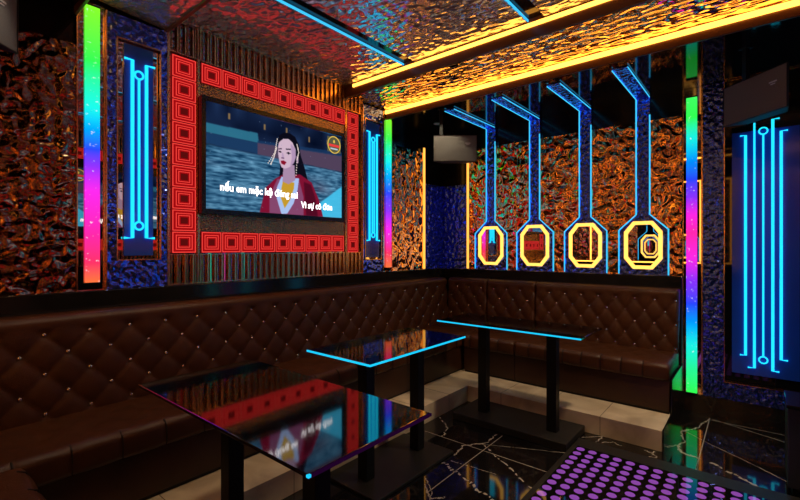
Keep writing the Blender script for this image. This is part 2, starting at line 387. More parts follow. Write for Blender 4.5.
# octagon wall gold panels between the bottle shaped blue panels
OCT = [2.345, 1.8285, 1.313, .8075]
HW_O, HW_N, ZSH0, ZSH1 = .2, .055, 1.56, 1.70
edges = [2.625] + OCT + [.508]
for i in range(5):
    hi, lo = edges[i], edges[i + 1]
    pts = []
    # polygon in (y,z): right side boundary of the previous bottle, left boundary of next
    if i == 0: pts += [(hi, ZL), (hi, ZP)]
    else: pts += [(hi - HW_O, ZL), (hi - HW_O, ZSH0), (hi - HW_N, ZSH1), (hi - HW_N, ZP)]
    if i == 4: pts += [(lo, ZP), (lo, ZL)]
    else: pts += [(lo + HW_N, ZP), (lo + HW_N, ZSH1), (lo + HW_O, ZSH0), (lo + HW_O, ZL)]
    b = B(); prism(b, [(XB, y, z) for y, z in pts], (.029, 0, 0))
    tag(obj('ripple_metal_sheet', b, M['gold_wavy']), ['orange ripple panel between the right amber line and the leftmost octagon light', 'orange ripple panel between the leftmost and second octagon lights',
        'orange ripple panel between the second and third octagon lights', 'orange ripple panel between the third and rightmost octagon lights',
        'orange ripple panel right of the rightmost octagon light, above the sofa end'][i], 'wall panel', 'ripple wall panels')
tag(bx('amber_light_tube', (4.040, YA - .012, ZL + .002), (4.062, YA + .004, 2.56), M['amber_thin']), 'vertical amber light line left of the small loudspeaker', 'light', 'vertical amber light lines')
tag(bx('amber_light_tube', (XB - .012, 2.635, ZL + .002), (XB + .004, 2.657, 2.56), M['amber_thin']), 'vertical amber light line right of the blue corner panels', 'light', 'vertical amber light lines')

# octagon lights
def make_octagon():
    t = thing('octagon_light', '', 'light', (XB, 0, 0), 0, 'octagon wall lights')
    b = B(); prism(b, [(0, y, z) for y, z in ((HW_O, ZL), (HW_O, ZSH0), (HW_N, ZSH1), (HW_N, ZS - .001), (-HW_N, ZS - .001), (-HW_N, ZSH1), (-HW_O, ZSH0), (-HW_O, ZL))], (.028, 0, 0))
    plabel(obj('backing_panel', b, M['blue_wavy'], t), 'blue ripple metal panel shaped like a bottle')
    bx('soffit_panel', (3.59 - XB, -HW_N, ZS - .006), (-.001, HW_N, ZS + .0), M['blue_wavy'], t)
    for s in (1, -1):
        b = B(); zt = ZS - .012 if s > 0 else 2.60
        tube(b, [(-.008, s * HW_O, ZL + .004), (-.008, s * HW_O, ZSH0), (-.008, s * HW_N, ZSH1), (-.008, s * HW_N, zt)], .0055)
        plabel(obj('neon_line', b, M['blue_line'], t, smooth=False), 'ice blue neon line on the wall')
        b = B(); tube(b, [(3.59 - XB, s * HW_N, ZS - .014), (-.02, s * HW_N, ZS - .012)], .0042)
        plabel(obj('neon_arm', b, M['blue_line'], t), 'ice blue neon line on the ceiling')
    # octagon
    cz, a, h, c = 1.421, .155, .218, .075
    O = [(a, cz - h + c + .02), (a, cz + h - c - .02), (a - c, cz + h), (-a + c, cz + h), (-a, cz + h - c - .02), (-a, cz - h + c + .02), (-a + c, cz - h), (a - c, cz - h)]
    k = .80
    I = [(y * k, cz + (z - cz) * (1 - (1 - k) * a / h)) for y, z in O]
    b = B(); n8 = 8; x0, x1 = -.018, -.001
    vo = [b.verts.new((x0, y, z)) for y, z in O]; vi = [b.verts.new((x0, y, z)) for y, z in I]
    wo = [b.verts.new((x1, y, z)) for y, z in O]; wi = [b.verts.new((x1, y, z)) for y, z in I]
    for i in range(n8):
        j = (i + 1) % n8
        for q in ((vo[i], vo[j], vi[j], vi[i]), (wo[i], wi[i], wi[j], wo[j]), (vo[i], wo[i], wo[j], vo[j]), (vi[i], vi[j], wi[j], wi[i])): b.faces.new(q)
    obj('octagon_ring', b, M['ring'], t, .003)
    b = B(); prism(b, [(-.006, y, z) for y, z in I], (.005, 0, 0))
    obj('mirror', b, M['bright_mirror'], t)
    return t
o0 = make_octagon(); o0.location = (XB, OCT[0], 0)
oc_l = ['leftmost of the four amber octagon lights with blue neon bottle outline', 'second amber octagon light from the left on the orange ripple wall',
        'third amber octagon light from the left on the orange ripple wall', 'rightmost amber octagon light, above the right end of the sofa']
o0['label'] = oc_l[0]
for y, lb in zip(OCT[1:], oc_l[1:]): dup(o0, (XB, y, 0), 0, lb)
for y, lb in ((1.55, 'octagon light on the entry wall seen reflected in the rightmost octagon mirror'), (1.00, 'octagon light on the entry wall seen reflected beside the tall rainbow strip')):
    o = dup(o0, (XL, y, 0), math.pi, lb, 'octagon lights on the entry wall')
    for c in list(o.children):
        if c.name.startswith(('soffit_panel', 'neon_arm')): bpy.data.objects.remove(c)
for (y0, y1, lb) in ((.2, .79, 'ripple panel on the entry wall, right of its octagon lights'), (1.76, 2.94, 'ripple panel on the entry wall behind the near sofa')):
    tag(bx('ripple_metal_sheet', (XL + .001, y0, ZL), (XL + .028, y1, 2.56), M['gold_wavy']), lb, 'wall panel', 'ripple panels on the unseen walls')
tag(bx('ripple_metal_sheet', (XL + .001, YN + .01, .2), (XL + .028, .18, 2.56), M['gold_wavy']), 'tall ripple panel on the entry wall next to the opposite corner', 'wall panel', 'ripple panels on the unseen walls')

# neon circuits -----------------------------------------------------------
def circuit(name, label, w, h, lines, mat, loc, rz, back=None, r=.007, extra=None, group='neon circuit panels'):
    """local frame: x to the viewer's right, z up, y=0 wall plane, -y towards the room"""
    t = thing(name, label, 'light', loc, rz, group)
    if back: plabel(bx('backing_panel', (back[0], -.010, back[2]), (back[1], -.002, back[3]), M['blue_acrylic'], t), 'blue acrylic backing')
    for pts in lines['lines']:
        b = B(); tube(b, [(x, -.020, z) for x, z in pts], r); obj('neon_line', b, mat, t)
    for (x, z, rr) in lines['rings']:
        b = B(); tube(b, [(x + rr * math.cos(a * math.pi / 10), -.020, z + rr * math.sin(a * math.pi / 10)) for a in range(20)], r * .85, 8, True)
        obj('neon_ring', b, mat, t)
    return t
# left one (TV wall); coordinates are room x on the TV wall
L1 = {'lines': [[(.955, 2.565), (.999, 2.565), (.999, 1.459), (.952, 1.459)], [(1.036, 2.452), (1.036, 1.562)], [(1.128, 2.555), (1.079, 2.555), (1.079, 1.459), (1.126, 1.459)]],
      'rings': [(1.036, 2.48, .024), (1.036, 1.535, .024)]}
circuit('neon_circuit_panel', 'cyan neon circuit between the wide rainbow strip and the red tiles', 0, 0, L1, M['cyan'], (0, YA + .010, 0), 0, (.955, 1.121, 1.35, 2.66), .0075)
L2 = {'lines': [[(3.085, 2.56), (3.125, 2.56), (3.125, 1.47), (3.085, 1.47)], [(3.165, 2.462), (3.165, 1.55)], [(3.192, 2.46), (3.192, 1.55)], [(3.275, 2.55), (3.232, 2.55), (3.232, 1.47), (3.275, 1.47)]],
      'rings': [(3.178, 2.487, .024), (3.178, 1.525, .024)]}
circuit('neon_circuit_panel', 'narrow cyan neon circuit right of the television, beside the slim rainbow strip', 0, 0, L2, M['cyan'], (0, YA + .010, 0), 0, (3.085, 3.275, 1.30, 2.66), .0075)
# right one on the octagon wall: local x = -(room y)
L3 = {'lines': [[(-.111, 2.30), (-.076, 2.30), (-.076, .533), (-.111, .533)], [(-.021, 2.39), (-.021, .440), (-.062, .440)], [(.033, 2.290), (.033, .540)],
                [(.130, 2.40), (.090, 2.40), (.090, .435), (.128, .435)], [(.178, 2.30), (.139, 2.30), (.139, .53), (.178, .53)]],
      'rings': [(.033, 2.318, .026), (.033, .512, .026)]}
circuit('neon_circuit_panel', 'tall cyan neon circuit of five lines at the right edge, beside the hanging loudspeaker', 0, 0, L3, M['cyan'], (XB + .010, 0, 0), -math.pi / 2, (-.163, .245, .38, 2.33), .0068)

# blue ripple frames round the circuits
def frame_thing(name, label, outer, inner, loc, rz, mats, glass):
    t = thing(name, label, 'frame', loc, rz, 'blue ripple frames')
    x0, x1, z0, z1 = outer; a0, a1, c0, c1 = inner
    for lo, hi in (((x0, z0), (a0, z1)), ((a1, z0), (x1, z1)), ((a0, z0), (a1, c0)), ((a0, c1), (a1, z1))):
        if hi[0] - lo[0] > .005 and hi[1] - lo[1] > .005:
            bx('frame_panel', (lo[0], -.012, lo[1]), (hi[0], .029, hi[1]), mats, t)
    b = B(); g = .006
    for lo, hi in (((a0, c0), (a0 + g, c1)), ((a1 - g, c0), (a1, c1)), ((a0, c0), (a1, c0 + g)), ((a0, c1 - g), (a1, c1)), ((x0 - .006, z0), (x0, z1)), ((x1, z0), (x1 + .006, z1))):
        box(b, (lo[0], -.018, lo[1]), (hi[0], -.004, hi[1]))
    plabel(obj('gold_edging', b, M['gold'], t), 'thin gold edging strips')
    bx('mirror_panel', (a0, .012, c0), (a1, .028, c1), glass, t)
    return t
frame_thing('ripple_surround', 'blue ripple metal frame round the left cyan circuit', (.862, 1.203, 1.152, 2.815), (.912, 1.165, 1.32, 2.68), (0, YA, 0), 0, M['blue_wavy'], M['mirror'])
frame_thing('ripple_surround', 'small blue ripple frame round the narrow cyan circuit by the television', (3.030, 3.322, 1.152, 2.815), (3.055, 3.300, 1.275, 2.68), (0, YA, 0), 0, M['blue_wavy'], M['mirror'])
frame_thing('ripple_surround', 'tall blue ripple frame at the right, running down to the floor base', (-.357, .70, .15, 2.765), (-.215, .70, .29, 2.765), (XB, 0, 0), -math.pi / 2, M['blue_wavy'], M['black_glass'])
# mirrored columns carrying the rainbow strips
def column(name, label, lo, hi, mat, edge):
    t = thing(name, label, 'mirror', (0, 0, 0), 0, 'mirrored columns')
    bx('mirror_panel', lo, hi, mat, t)
    b = B()
    for e in edge: box(b, *e)
    obj('gold_edging', b, M['gold'], t)
    return t
column('tall_mirror', 'mirrored column behind the wide rainbow strip', (.716, YA + .005, ZL), (.854, YA + .028, 2.83), M['mirror'],
       [((.714, YA - .008, ZL), (.720, YA + .004, 2.768)), ((.849, YA - .008, ZL), (.855, YA + .004, 2.768))])
column('tall_mirror', 'mirrored column behind the slim rainbow strip', (3.330, YA + .005, ZL), (3.476, YA + .028, 2.768), M['mirror'],
       [((3.330, YA - .008, ZL), (3.336, YA + .004, 2.768)), ((3.470, YA - .008, ZL), (3.476, YA + .004, 2.768))])
column('tall_mirror', 'mirrored column behind the tall rainbow strip', (XB + .005, .365, .15), (XB + .028, .500, 2.768), M['mirror'],
       [((XB - .008, .496, .15), (XB + .004, .502, 2.768)), ((XB - .008, .364, .15), (XB + .004, .370, 2.768))])
bb = struct(bx('trim_9', (XB - .01, YN, 0), (XB + .03, .5, .148), M['ledge']), 'black plinth under the tall blue frame')
def strip(label, lo, hi, mat):
    t = thing('rainbow_light_strip', label, 'light', ((lo[0] + hi[0]) / 2, (lo[1] + hi[1]) / 2, lo[2]), 0, 'rainbow light strips')
    c = Vector(t.location); lo2 = Vector(lo) - c; hi2 = Vector(hi) - c
    bx('diffuser', lo2, hi2, mat, t)
    for z in (0, (hi2.z)):
        bx('end_cap', (lo2.x - .002, lo2.y - .002, z - .006), (hi2.x + .002, hi2.y + .002, z + .000) if z == 0 else (hi2.x + .002, hi2.y + .002, z + .005), M['black_metal'], t)
    return t
strip('wide rainbow light strip left of the television, green top to red bottom', (.756, YA - .016, 1.196), (.825, YA + .003, 2.812), M['rainbow_wide'])
strip('slim rainbow light strip right of the television, under the end of the amber line', (3.386, YA - .016, 1.190), (3.452, YA + .003, 2.755), M['rainbow_slim'])
strip('tall rainbow light strip at the right end of the sofa, green at both ends', (XB - .016, .399, .157), (XB + .003, .475, 2.69), M['rainbow_tall'])

# ------------------------------------------------------------ TV surround and TV
def make_surround(label, group='red tiled television surrounds'):
    t = thing('television_surround', label, 'wall panel', (0, YA, 0), 0, group)
    bx('mirror_backing', (1.209, .015, ZL), (3.024, .028, 2.922), M['slat_mirror'], t)
    plabel(bx('bronze_backing', (1.40, .002, 1.36), (2.82, .014, 2.69), M['bronze_hammered'], t), 'hammered bronze sheet behind the television')
    T = .1636
    tm = B(); box(tm, (0, -.012, 0), (T - .002, .006, T - .002))
    first = obj('red_tile', tm, M['tile'], t, 0)
    pos = [(1.232, 1.362 + i * .1474) for i in range(9)] + [(2.822, 1.352 + i * .1487) for i in range(9)] + [(1.429 + i * .1513, 2.552) for i in range(9)] + [(1.429 + i * .1500, 1.362) for i in range(9)]
    for k, (x, z) in enumerate(pos):
        o = first if k == 0 else first.copy()
        if k: COL.objects.link(o); o.parent = t
        sx = {0: 1.0, 1: .88, 2: .922, 3: .914}[k // 9]; sz = {0: .90, 1: .907, 2: .86, 3: .92}[k // 9]
        o.location = (x, 0, z); o.scale = (sx, 1, sz)
    for nm, z0, z1 in (('slat_screen', 2.705, 2.922), ('slat_screen', ZL + .002, 1.355)):
        b = B(); x = 1.216; k = 0
        while x < 3.018:
            w = .009; box(b, (x, -.006, z0), (x + w, .012, z1))
            box(b, (x + .019, -.003, z0), (x + .023, .012, z1)); x += .052; k += 1
        box(b, (1.21, -.004, z0), (3.02, .010, z0 + .006)); box(b, (1.21, -.004, z1 - .006), (3.02, .010, z1))
        plabel(obj(nm, b, M['gold'], t), 'row of thin gold slats')
    b = B()
    for x in (1.212, 1.404, 2.808, 3.014): box(b, (x, -.010, ZL + .002), (x + .007, .010, 2.922))
    for x in (1.412, 2.797): box(b, (x, -.010, 1.36), (x + .005, .010, 2.70))
    obj('gold_edging', b, M['gold'], t)
    return t
sur = make_surround('red tiled surround framing the television, with gold slats above and below')

def tv_image():
    w, h = 400, 240
    yy, xx = np.mgrid[0:h, 0:w]; u = xx / w; v = yy / h
    im = np.zeros((h, w, 3))
    def noise(sx, sy):
        a = RNG.rand(sy + 2, sx + 2); fx = u * sx; fy = v * sy; ix = fx.astype(int); iy = fy.astype(int); fx = fx - ix; fy = fy - iy
        return (a[iy, ix] * (1 - fx) + a[iy, ix + 1] * fx) * (1 - fy) + (a[iy + 1, ix] * (1 - fx) + a[iy + 1, ix + 1] * fx) * fy
    C = lambda r, g, b: np.array([r, g, b]) / 255.
    im[:] = C(14, 26, 52)
    im += (noise(16, 6)[..., None] - .5) * C(24, 36, 50)
    def poly(P, col, blur=0, a=1.0):
        nonlocal im
        m = np.zeros((h, w), bool); n = len(P)
        for i in range(n):
            x0, y0 = P[i]; x1, y1 = P[(i + 1) % n]
            if y0 == y1: continue
            c = ((y0 <= v) & (v < y1)) | ((y1 <= v) & (v < y0))
            m ^= c & (u < x0 + (v - y0) * (x1 - x0) / (y1 - y0))
        m = m.astype(float)
        for _ in range(blur):
            m = (m + np.roll(m, 1, 0) + np.roll(m, -1, 0) + np.roll(m, 1, 1) + np.roll(m, -1, 1)) / 5
        im = im * (1 - m[..., None] * a) + col * m[..., None] * a
    # water
    wt = np.clip((v - .38 - .04 * u) * 30, 0, 1)[..., None]
    n1 = noise(14, 60) * .6 + noise(40, 110) * .4
    water = C(50, 92, 122) + (n1[..., None] - .5) * C(120, 140, 140)
    red = np.clip(noise(5, 9) - .5, 0, 1)[..., None] * 1.6 * np.clip((v - .5) * 3, 0, 1)[..., None]
    water = water * (1 - red) + C(96, 58, 74) * red
    im = im * (1 - wt) + np.clip(water, 0, 1) * wt
    poly([(0, .20), (.317, .19), (.326, .29), (0, .29)], C(40, 104, 128), 3, .9)
    poly([(0, .29), (.32, .29), (.32, .40), (0, .39)], C(22, 50, 84), 2)
    poly([(.317, .284), (1, .226), (1, .43), (.317, .405)], C(70, 56, 78), 2)
    poly([(.317, .265), (1, .19), (1, .24), (.317, .29)], C(20, 48, 84), 2, .8)
    for x, y in ((.36, .08), (.52, .06), (.70, .10), (.86, .08), (.13, .06)): poly([(x, y), (x + .012, y), (x + .012, y + .06), (x, y + .06)], C(168, 128, 70), 2, .7)
    poly([(.76, .88), (1, .61), (1, 1), (.80, 1)], C(60, 176, 214), 4, .9)
    # woman: back hair, robe, neck, face
    poly([(.458, .264), (.467, .167), (.503, .122), (.546, .112), (.589, .138), (.62, .214), (.636, .334), (.665, .45), (.695, .60), (.60, .60), (.47, .60), (.477, .495)], C(10, 10, 22), 1)
    poly([(.33, 1.0), (.372, .737), (.44, .63), (.496, .574), (.631, .543), (.725, .614), (.79, .807), (.825, 1.0)], C(112, 14, 42), 2)
    poly([(.66, .62), (.72, .64), (.76, .8), (.78, 1), (.68, 1)], C(60, 6, 26), 5, .8)
    poly([(.40, .82), (.455, .63), (.62, .59), (.66, .8), (.66, 1), (.40, 1)], C(118, 62, 96), 3)
    poly([(.485, .60), (.452, .72), (.450, .83), (.486, 1.0), (.53, .99), (.58, .87), (.61, .72), (.622, .59)], C(150, 172, 214), 1)
    poly([(.496, .646), (.475, .80), (.510, .935), (.55, .84), (.580, .713), (.585, .643)], C(176, 136, 40), 1)
    poly([(.500, .47), (.585, .45), (.592, .614), (.54, .67), (.494, .65)], C(150, 122, 150), 1)
    poly([(.469, .214), (.496, .185), (.538, .174), (.567, .195), (.593, .271), (.595, .357), (.582, .421), (.555, .475), (.512, .508), (.487, .499), (.471, .45), (.462, .37), (.460, .287)], C(186, 160, 178), 1)
    poly([(.555, .22), (.595, .27), (.598, .36), (.58, .43), (.55, .48), (.565, .38)], C(150, 122, 158), 3, .8)
    poly([(.600, .35), (.617, .35), (.615, .42), (.602, .43)], C(160, 130, 155), 1)
    poly([(.463, .303), (.489, .292), (.489, .303), (.463, .312)], C(40, 30, 48), 1)
    poly([(.518, .288), (.556, .278), (.558, .290), (.518, .300)], C(40, 30, 48), 1)
    poly([(.463, .334), (.476, .322), (.489, .334), (.476, .346)], C(24, 18, 34), 0); poly([(.467, .334), (.486, .333), (.478, .341)], C(150, 140, 160), 0); poly([(.473, .328), (.481, .328), (.481, .341), (.473, .341)], C(12, 8, 20), 0)
    poly([(.520, .334), (.538, .318), (.558, .330), (.540, .346)], C(24, 18, 34), 0); poly([(.525, .334), (.553, .331), (.540, .341)], C(160, 150, 168), 0); poly([(.535, .324), (.545, .323), (.545, .341), (.535, .341)], C(12, 8, 20), 0)
    poly([(.488, .34), (.498, .34), (.508, .388), (.488, .398)], C(160, 134, 166), 1, .8)
    poly([(.483, .392), (.508, .388), (.506, .402), (.486, .404)], C(90, 60, 90), 1)
    poly([(.480, .430), (.503, .420), (.524, .436), (.508, .468), (.486, .460)], C(120, 14, 36), 1)
    poly([(.458, .25), (.468, .165), (.505, .12), (.55, .112), (.592, .14), (.615, .22), (.60, .29), (.575, .21), (.54, .175), (.498, .188)], C(8, 8, 20), 1)
    for P in ([(.455, .207), (.438, .353), (.383, .495)], [(.450, .30), (.430, .41), (.405, .495)], [(.606, .218), (.62, .3), (.606, .389), (.597, .588)]):
        for (a0, b0), (a1, b1) in zip(P[:-1], P[1:]):
            for i in range(7):
                x = a0 + (a1 - a0) * i / 7; y = b0 + (b1 - b0) * i / 7
                poly([(x - .004, y - .008), (x + .004, y - .008), (x + .004, y + .006), (x - .004, y + .006)], C(214, 200, 190), 0, .9)
    for _ in range(60):
        x, y = RNG.rand(2); poly([(x, y), (x + .004, y), (x + .004, y + .006), (x, y + .006)], C(120, 140, 170), 0, .5)
    im = np.clip(im, 0, 1)
    img = bpy.data.images.new('screen_picture', w, h)
    a = np.ones((h, w, 4), np.float32); a[..., :3] = im[::-1]; img.pixels.foreach_set(a.ravel()); img.update()
    return img
def screen_mat():
    m, n, l, b = nt('tv_picture'); n.remove(b)
    t = n.new('ShaderNodeTexImage'); t.image = tv_image(); t.extension = 'EXTEND'
    e = n.new('ShaderNodeEmission'); e.inputs[1].default_value = 1.3
    l.new(t.outputs[0], e.inputs[0]); l.new(e.outputs[0], n['Material Output'].inputs[0])
    return m
M['screen'] = screen_mat()
M['sub'] = emit('subtitle_white', (1, .95, .95), 2.2)
M['badge_gold'] = emit('badge_gold', (.75, .50, .08), 1.0)
M['badge_olive'] = emit('badge_olive', (.10, .10, .05), 1.0)
M['badge_red'] = emit('badge_red', (.80, .05, .05), 1.0)
def text(name, s, size, loc, mat, parent, bold=.0, width=None):
    cu = bpy.data.curves.new(name, 'FONT'); cu.body = s; cu.size = size; cu.offset = bold; cu.resolution_u = 3
    o = bpy.data.objects.new(name, cu); COL.objects.link(o); bpy.context.view_layer.update()
    me = bpy.data.meshes.new_from_object(o.evaluated_get(bpy.context.evaluated_depsgraph_get()))
    bpy.data.objects.remove(o); bpy.data.curves.remove(cu)
    xs = [v.co.x for v in me.vertices]; k = (width / (max(xs) - min(xs))) if width else 1
    me.transform(Matrix.Rotation(math.pi / 2, 4, 'X') @ Matrix.Diagonal((k, 1, 1, 1))); me.materials.clear(); me.materials.append(mat)
    r = bpy.data.objects.new(name, me); COL.objects.link(r); r.parent = parent; r.location = loc
    return r
def make_tv(label):
    """origin at the screen's lower left corner on the screen plane, x right, z up"""
    w, h = 1.262, .745
    t = thing('television', label, 'television', (1.431, 2.93, 1.668), 0, 'televisions')
    bx('housing', (-.030, .004, -.035), (w + .03, .045, h + .035), M['bezel'], t, .004)
    b = B(); g = .001
    for lo, hi in (((-.030, -.035), (0, h + .035)), ((w, -.035), (w + .03, h + .035)), ((0, -.035), (w, 0)), ((0, h), (w, h + .035))):
        box(b, (lo[0], -.006, lo[1]), (hi[0], .004, hi[1]))
    obj('bezel', b, M['bezel'], t)
    me = bpy.data.meshes.new('screen')
    me.from_pydata([(0, 0, 0), (w, 0, 0), (w, 0, h), (0, 0, h)], [], [(0, 1, 2, 3)])
    uv = me.uv_layers.new(name='UVMap')
    for i, c in enumerate(((0, 0), (1, 0), (1, 1), (0, 1))): uv.data[i].uv = c
    me.materials.append(M['screen']); so = bpy.data.objects.new('screen', me); COL.objects.link(so); so.parent = t
    text('subtitle', 'nếu em mặc kệ đúng sai', .075, (.08 * w, -.0015, (1 - .815) * h), M['sub'], so, .0022, .53 * w)
    text('subtitle', 'Vì sự cô đơn', .075, (.640 * w, -.0015, (1 - .915) * h), M['sub'], so, .0022, .27 * w)
    bg = bpy.data.objects.new('channel_badge', None); COL.objects.link(bg); bpy.data.objects.remove(bg)
    b = B(); box(b, (.865 * w, -.0012, (1 - .215) * h), (.988 * w, -.0006, (1 - .035) * h)); obj('badge_ground', b, M['badge_olive'], so)
    cx, cz, r = .926 * w, (1 - .125) * h, .072
    b = B(); tube(b, [(cx + r * math.cos(a * math.pi / 16), -.0025, cz + r * 1.02 * math.sin(a * math.pi / 16)) for a in range(32)], .0045, 6, True); obj('badge_ring', b, M['badge_gold'], so)
    b = B(); box(b, (cx - .062, -.003, cz - .018), (cx + .062, -.0015, cz + .004)); obj('badge_bar', b, M['badge_red'], so)
    b = B(); box(b, (cx - .042, -.003, cz - .042), (cx + .042, -.0015, cz - .030)); obj('badge_line', b, emit('badge_white', (.5, .6, .7), 1), so)
    b = B(); prism(b, [(cx - .008, -.003, cz + .016), (cx + .008, -.003, cz + .016), (cx + .011, -.003, cz + .034), (cx, -.003, cz + .048), (cx - .011, -.003, cz + .034)], (0, .0015, 0)); obj('badge_emblem', b, M['badge_gold'], so)
    bx('wall_bracket', (w / 2 - .2, .045, h / 2 - .15), (w / 2 + .2, .070, h / 2 + .15), M['black_metal'], t)
    return t
tv = make_tv('wall television showing a woman in a red robe with white song subtitles')
# the unit on the wall opposite, which the mirrors show
dup(sur, (4.2, YN - .03 + .029, 0), math.pi, 'red tiled surround on the wall opposite, seen only in the mirrors')
dup(tv, (2.77, YN + .12, 1.668), math.pi, 'television on the wall opposite, seen only in the mirrors')
tag(bx('ripple_metal_sheet', (XL + .03, YN + .001, .2), (1.10, YN + .028, 2.56), M['gold_wavy']), 'ripple panel on the wall opposite the television, near the entry corner', 'wall panel', 'ripple panels on the unseen walls')
tag(bx('ripple_metal_sheet', (3.05, YN + .001, .2), (XB - .03, YN + .028, 2.56), M['blue_wavy']), 'blue ripple panel on the wall opposite the television, near the tall frame', 'wall panel', 'ripple panels on the unseen walls')

def wall_tube(label, x, mat, dx=0):
    t = thing('neon_wall_tube', label, 'light', (x, YN + .05, .4), 0, 'neon tubes on the wall opposite')
    for k in ((-.016, .016) if dx else (0,)):
        b = B(); tube(b, [(k, 0, 0), (k, 0, 2.0)], .008); obj('tube', b, mat, t)
    for z in (-.01, 2.0): bx('clip', (-.03, -.022, z), (.03, .010, z + .012), M['black_metal'], t)
M['teal_neon'] = emit('teal_neon', (.02, .85, .55), 2.2); M['pink_neon'] = emit('pink_neon', (.95, .03, .45), 2.0)
wall_tube('pair of teal neon tubes on the wall opposite, seen in the mirror below the television', 3.35, M['teal_neon'], 1)
wall_tube('pink neon tube on the wall opposite, next to the blue ripple sheet edge', 3.60, M['pink_neon'])
wall_tube('second pair of teal neon tubes on the wall opposite, nearest the tall frame', 3.93, M['teal_neon'], 1)

# ------------------------------------------------------------ sofas
def sstep(a, b, x):
    t = min(1, max(0, (x - a) / (b - a))); return t * t * (3 - 2 * t)
def tuft(u, h, p, u0, ztop=.95, dz=.10, amp=.0165):
    """pillow relief at length u, height h: diamonds of pitch p between button rows, plain channels above"""
    a = (u - u0) / p + (h - ztop) / (2 * dz); c = (u - u0) / p - (h - ztop) / (2 * dz)
    dia = (abs(math.sin(math.pi * a)) * abs(math.sin(math.pi * c))) ** .36
    chn = .82 + .18 * abs(math.sin(math.pi * (u - u0) / p)) ** .4
    k = sstep(ztop + .0, ztop + .05, h)
    ra = a - round(a); rc = c - round(c); du = (ra + rc) * p / 2; dh = (ra - rc) * dz
    dist = math.hypot(du, dh)
    dip = math.exp(-(dist / .022) ** 2) * (1 - k) if h < ztop + .03 else math.exp(-(math.hypot(du, h - ztop) / .022) ** 2)
    return amp * (dia * (1 - k) + chn * k) - .006 * dip
def path_back():
    # (outward offset from wall side, z, nx, nz) : local n = towards the room
    pts = []
    for i in range(42):
        t = i / 41; z = .47 + t * (1.005 - .47); d = .158 - .032 * t; pts.append((d, z, 1, 0))
    for i in range(1, 9):
        a = i / 8 * math.pi / 2; pts.append((.126 - .034 + .034 * math.cos(a), 1.005 + .034 * math.sin(a), math.cos(a), math.sin(a)))
    for i in range(1, 6): pts.append((.092 - .078 * i / 5, 1.039, 0, 1))
    pts.append((.006, 1.03, -1, .3)); pts.append((.004, .95, -1, 0))
    return pts
def grid_mesh(name, rows, mat, parent, smooth=True):
    """rows: list of lists of points"""
    b = B(); V = [[b.verts.new(p) for p in r] for r in rows]
    for i in range(len(V) - 1):
        for j in range(len(V[0]) - 1): b.faces.new((V[i][j], V[i + 1][j], V[i + 1][j + 1], V[i][j + 1]))
    b.faces.new(V[0]); b.faces.new(V[-1][::-1])
    return obj(name, b, mat, parent, 0, smooth)
def sofa(label, L, pitch, u0, loc, rz, seat_u=(0, None), back_u=(0, None), end_cut=None):
    """local: u along x, room side is -y (wall side y=0), z up"""
    t = thing('tufted_sofa', label, 'sofa', loc, rz, 'tufted brown leather sofas')
    P = path_back(); ua, ub = back_u[0], back_u[1] or L
    n = max(8, int((ub - ua) / .0125)); rows = []
    for i in range(n + 1):
        u = ua + (ub - ua) * i / n; r = []
        ed = min(1, min(u - ua, ub - u) / .02); ed = math.sqrt(max(0, 1 - (1 - ed) ** 2))
        for (d, z, nx, nz) in P:
            f = tuft(u, z if nz < .5 else 1.02, pitch, u0) * (1 if nx >= 0 else 0)
            f -= (1 - ed) * .02
            r.append((u, -(d + nx * f), z + nz * f * .5))
        rows.append(r)
    grid_mesh('backrest', rows, M['leather'], t)
    # seat cushion: profile from back to front
    if seat_u is not None: seat(t, L, pitch, u0, seat_u)
    studs(t, pitch, u0, ua, ub)
    return t
def seat(t, L, pitch, u0, seat_u):
    sa, sb = seat_u[0], seat_u[1] or L
    prof = [(.13, .528)] + [(.13 + .47 * i / 22, .528 - .004 * i / 22) for i in range(1, 23)]
    for i in range(1, 9):
        a = i / 8 * math.pi / 2; prof.append((.60 + .04 * math.sin(a), .484 + .040 * math.cos(a)))
    prof += [(.640, .45), (.640, .42), (.637, .405), (.628, .396), (.60, .395), (.13, .395)]
    n = max(8, int((sb - sa) / .0125)); rows = []
    for i in range(n + 1):
        u = sa + (sb - sa) * i / n; r = []
        ch = abs(math.sin(math.pi * (u - u0) / pitch)) ** .25
        ed = min(1, min(u - sa, sb - u) / .02); ed = math.sqrt(max(0, 1 - (1 - ed) ** 2))
        for (d, z) in prof:
            ff = 0; ft = 0
            if z > .5 and .14 < d < .59:
                a = (u - u0) / pitch + (d - .6) / .24; c = (u - u0) / pitch - (d - .6) / .24
                ft = .007 * (abs(math.sin(math.pi * a)) * abs(math.sin(math.pi * c))) ** .4 - .007
                ft *= 1 - sstep(.50, .58, d)
            if d > .58 and z > .39:
                k = sstep(.58, .62, d); ff = -(1 - ch) * .017 * k; 
            r.append((u, -(d + ff - (1 - ed) * .015 * (d > .5)), z + ft + ff * .5 * (z > .5) - (1 - ed) * .012 * (z > .45)))
        rows.append(r)
    grid_mesh('seat_cushion', rows, M['leather'], t)
    b = B(); k = math.ceil((sa - u0 + .03) / pitch)
    while u0 + k * pitch < sb - .03:
        u = u0 + k * pitch; k += 1
        tube(b, [(u, -.6375, .404), (u, -.6405, .43), (u, -.6400, .480), (u, -.628, .508), (u, -.60, .5215)], .0030, 6)
    q = obj('stitched_seams', b, M['seam'], t); plabel(q, 'dark stitched seams of the seat front')
    plabel(bx('base_panel', (sa, -.615, .165), (sb, -.02, .394), M['leather_side'], t, .004), 'smooth brown base panel')
    plabel(bx('plinth', (sa + .004, -.605, .1455), (sb - .004, -.03, .165), M['black_metal'], t), 'recessed black plinth')
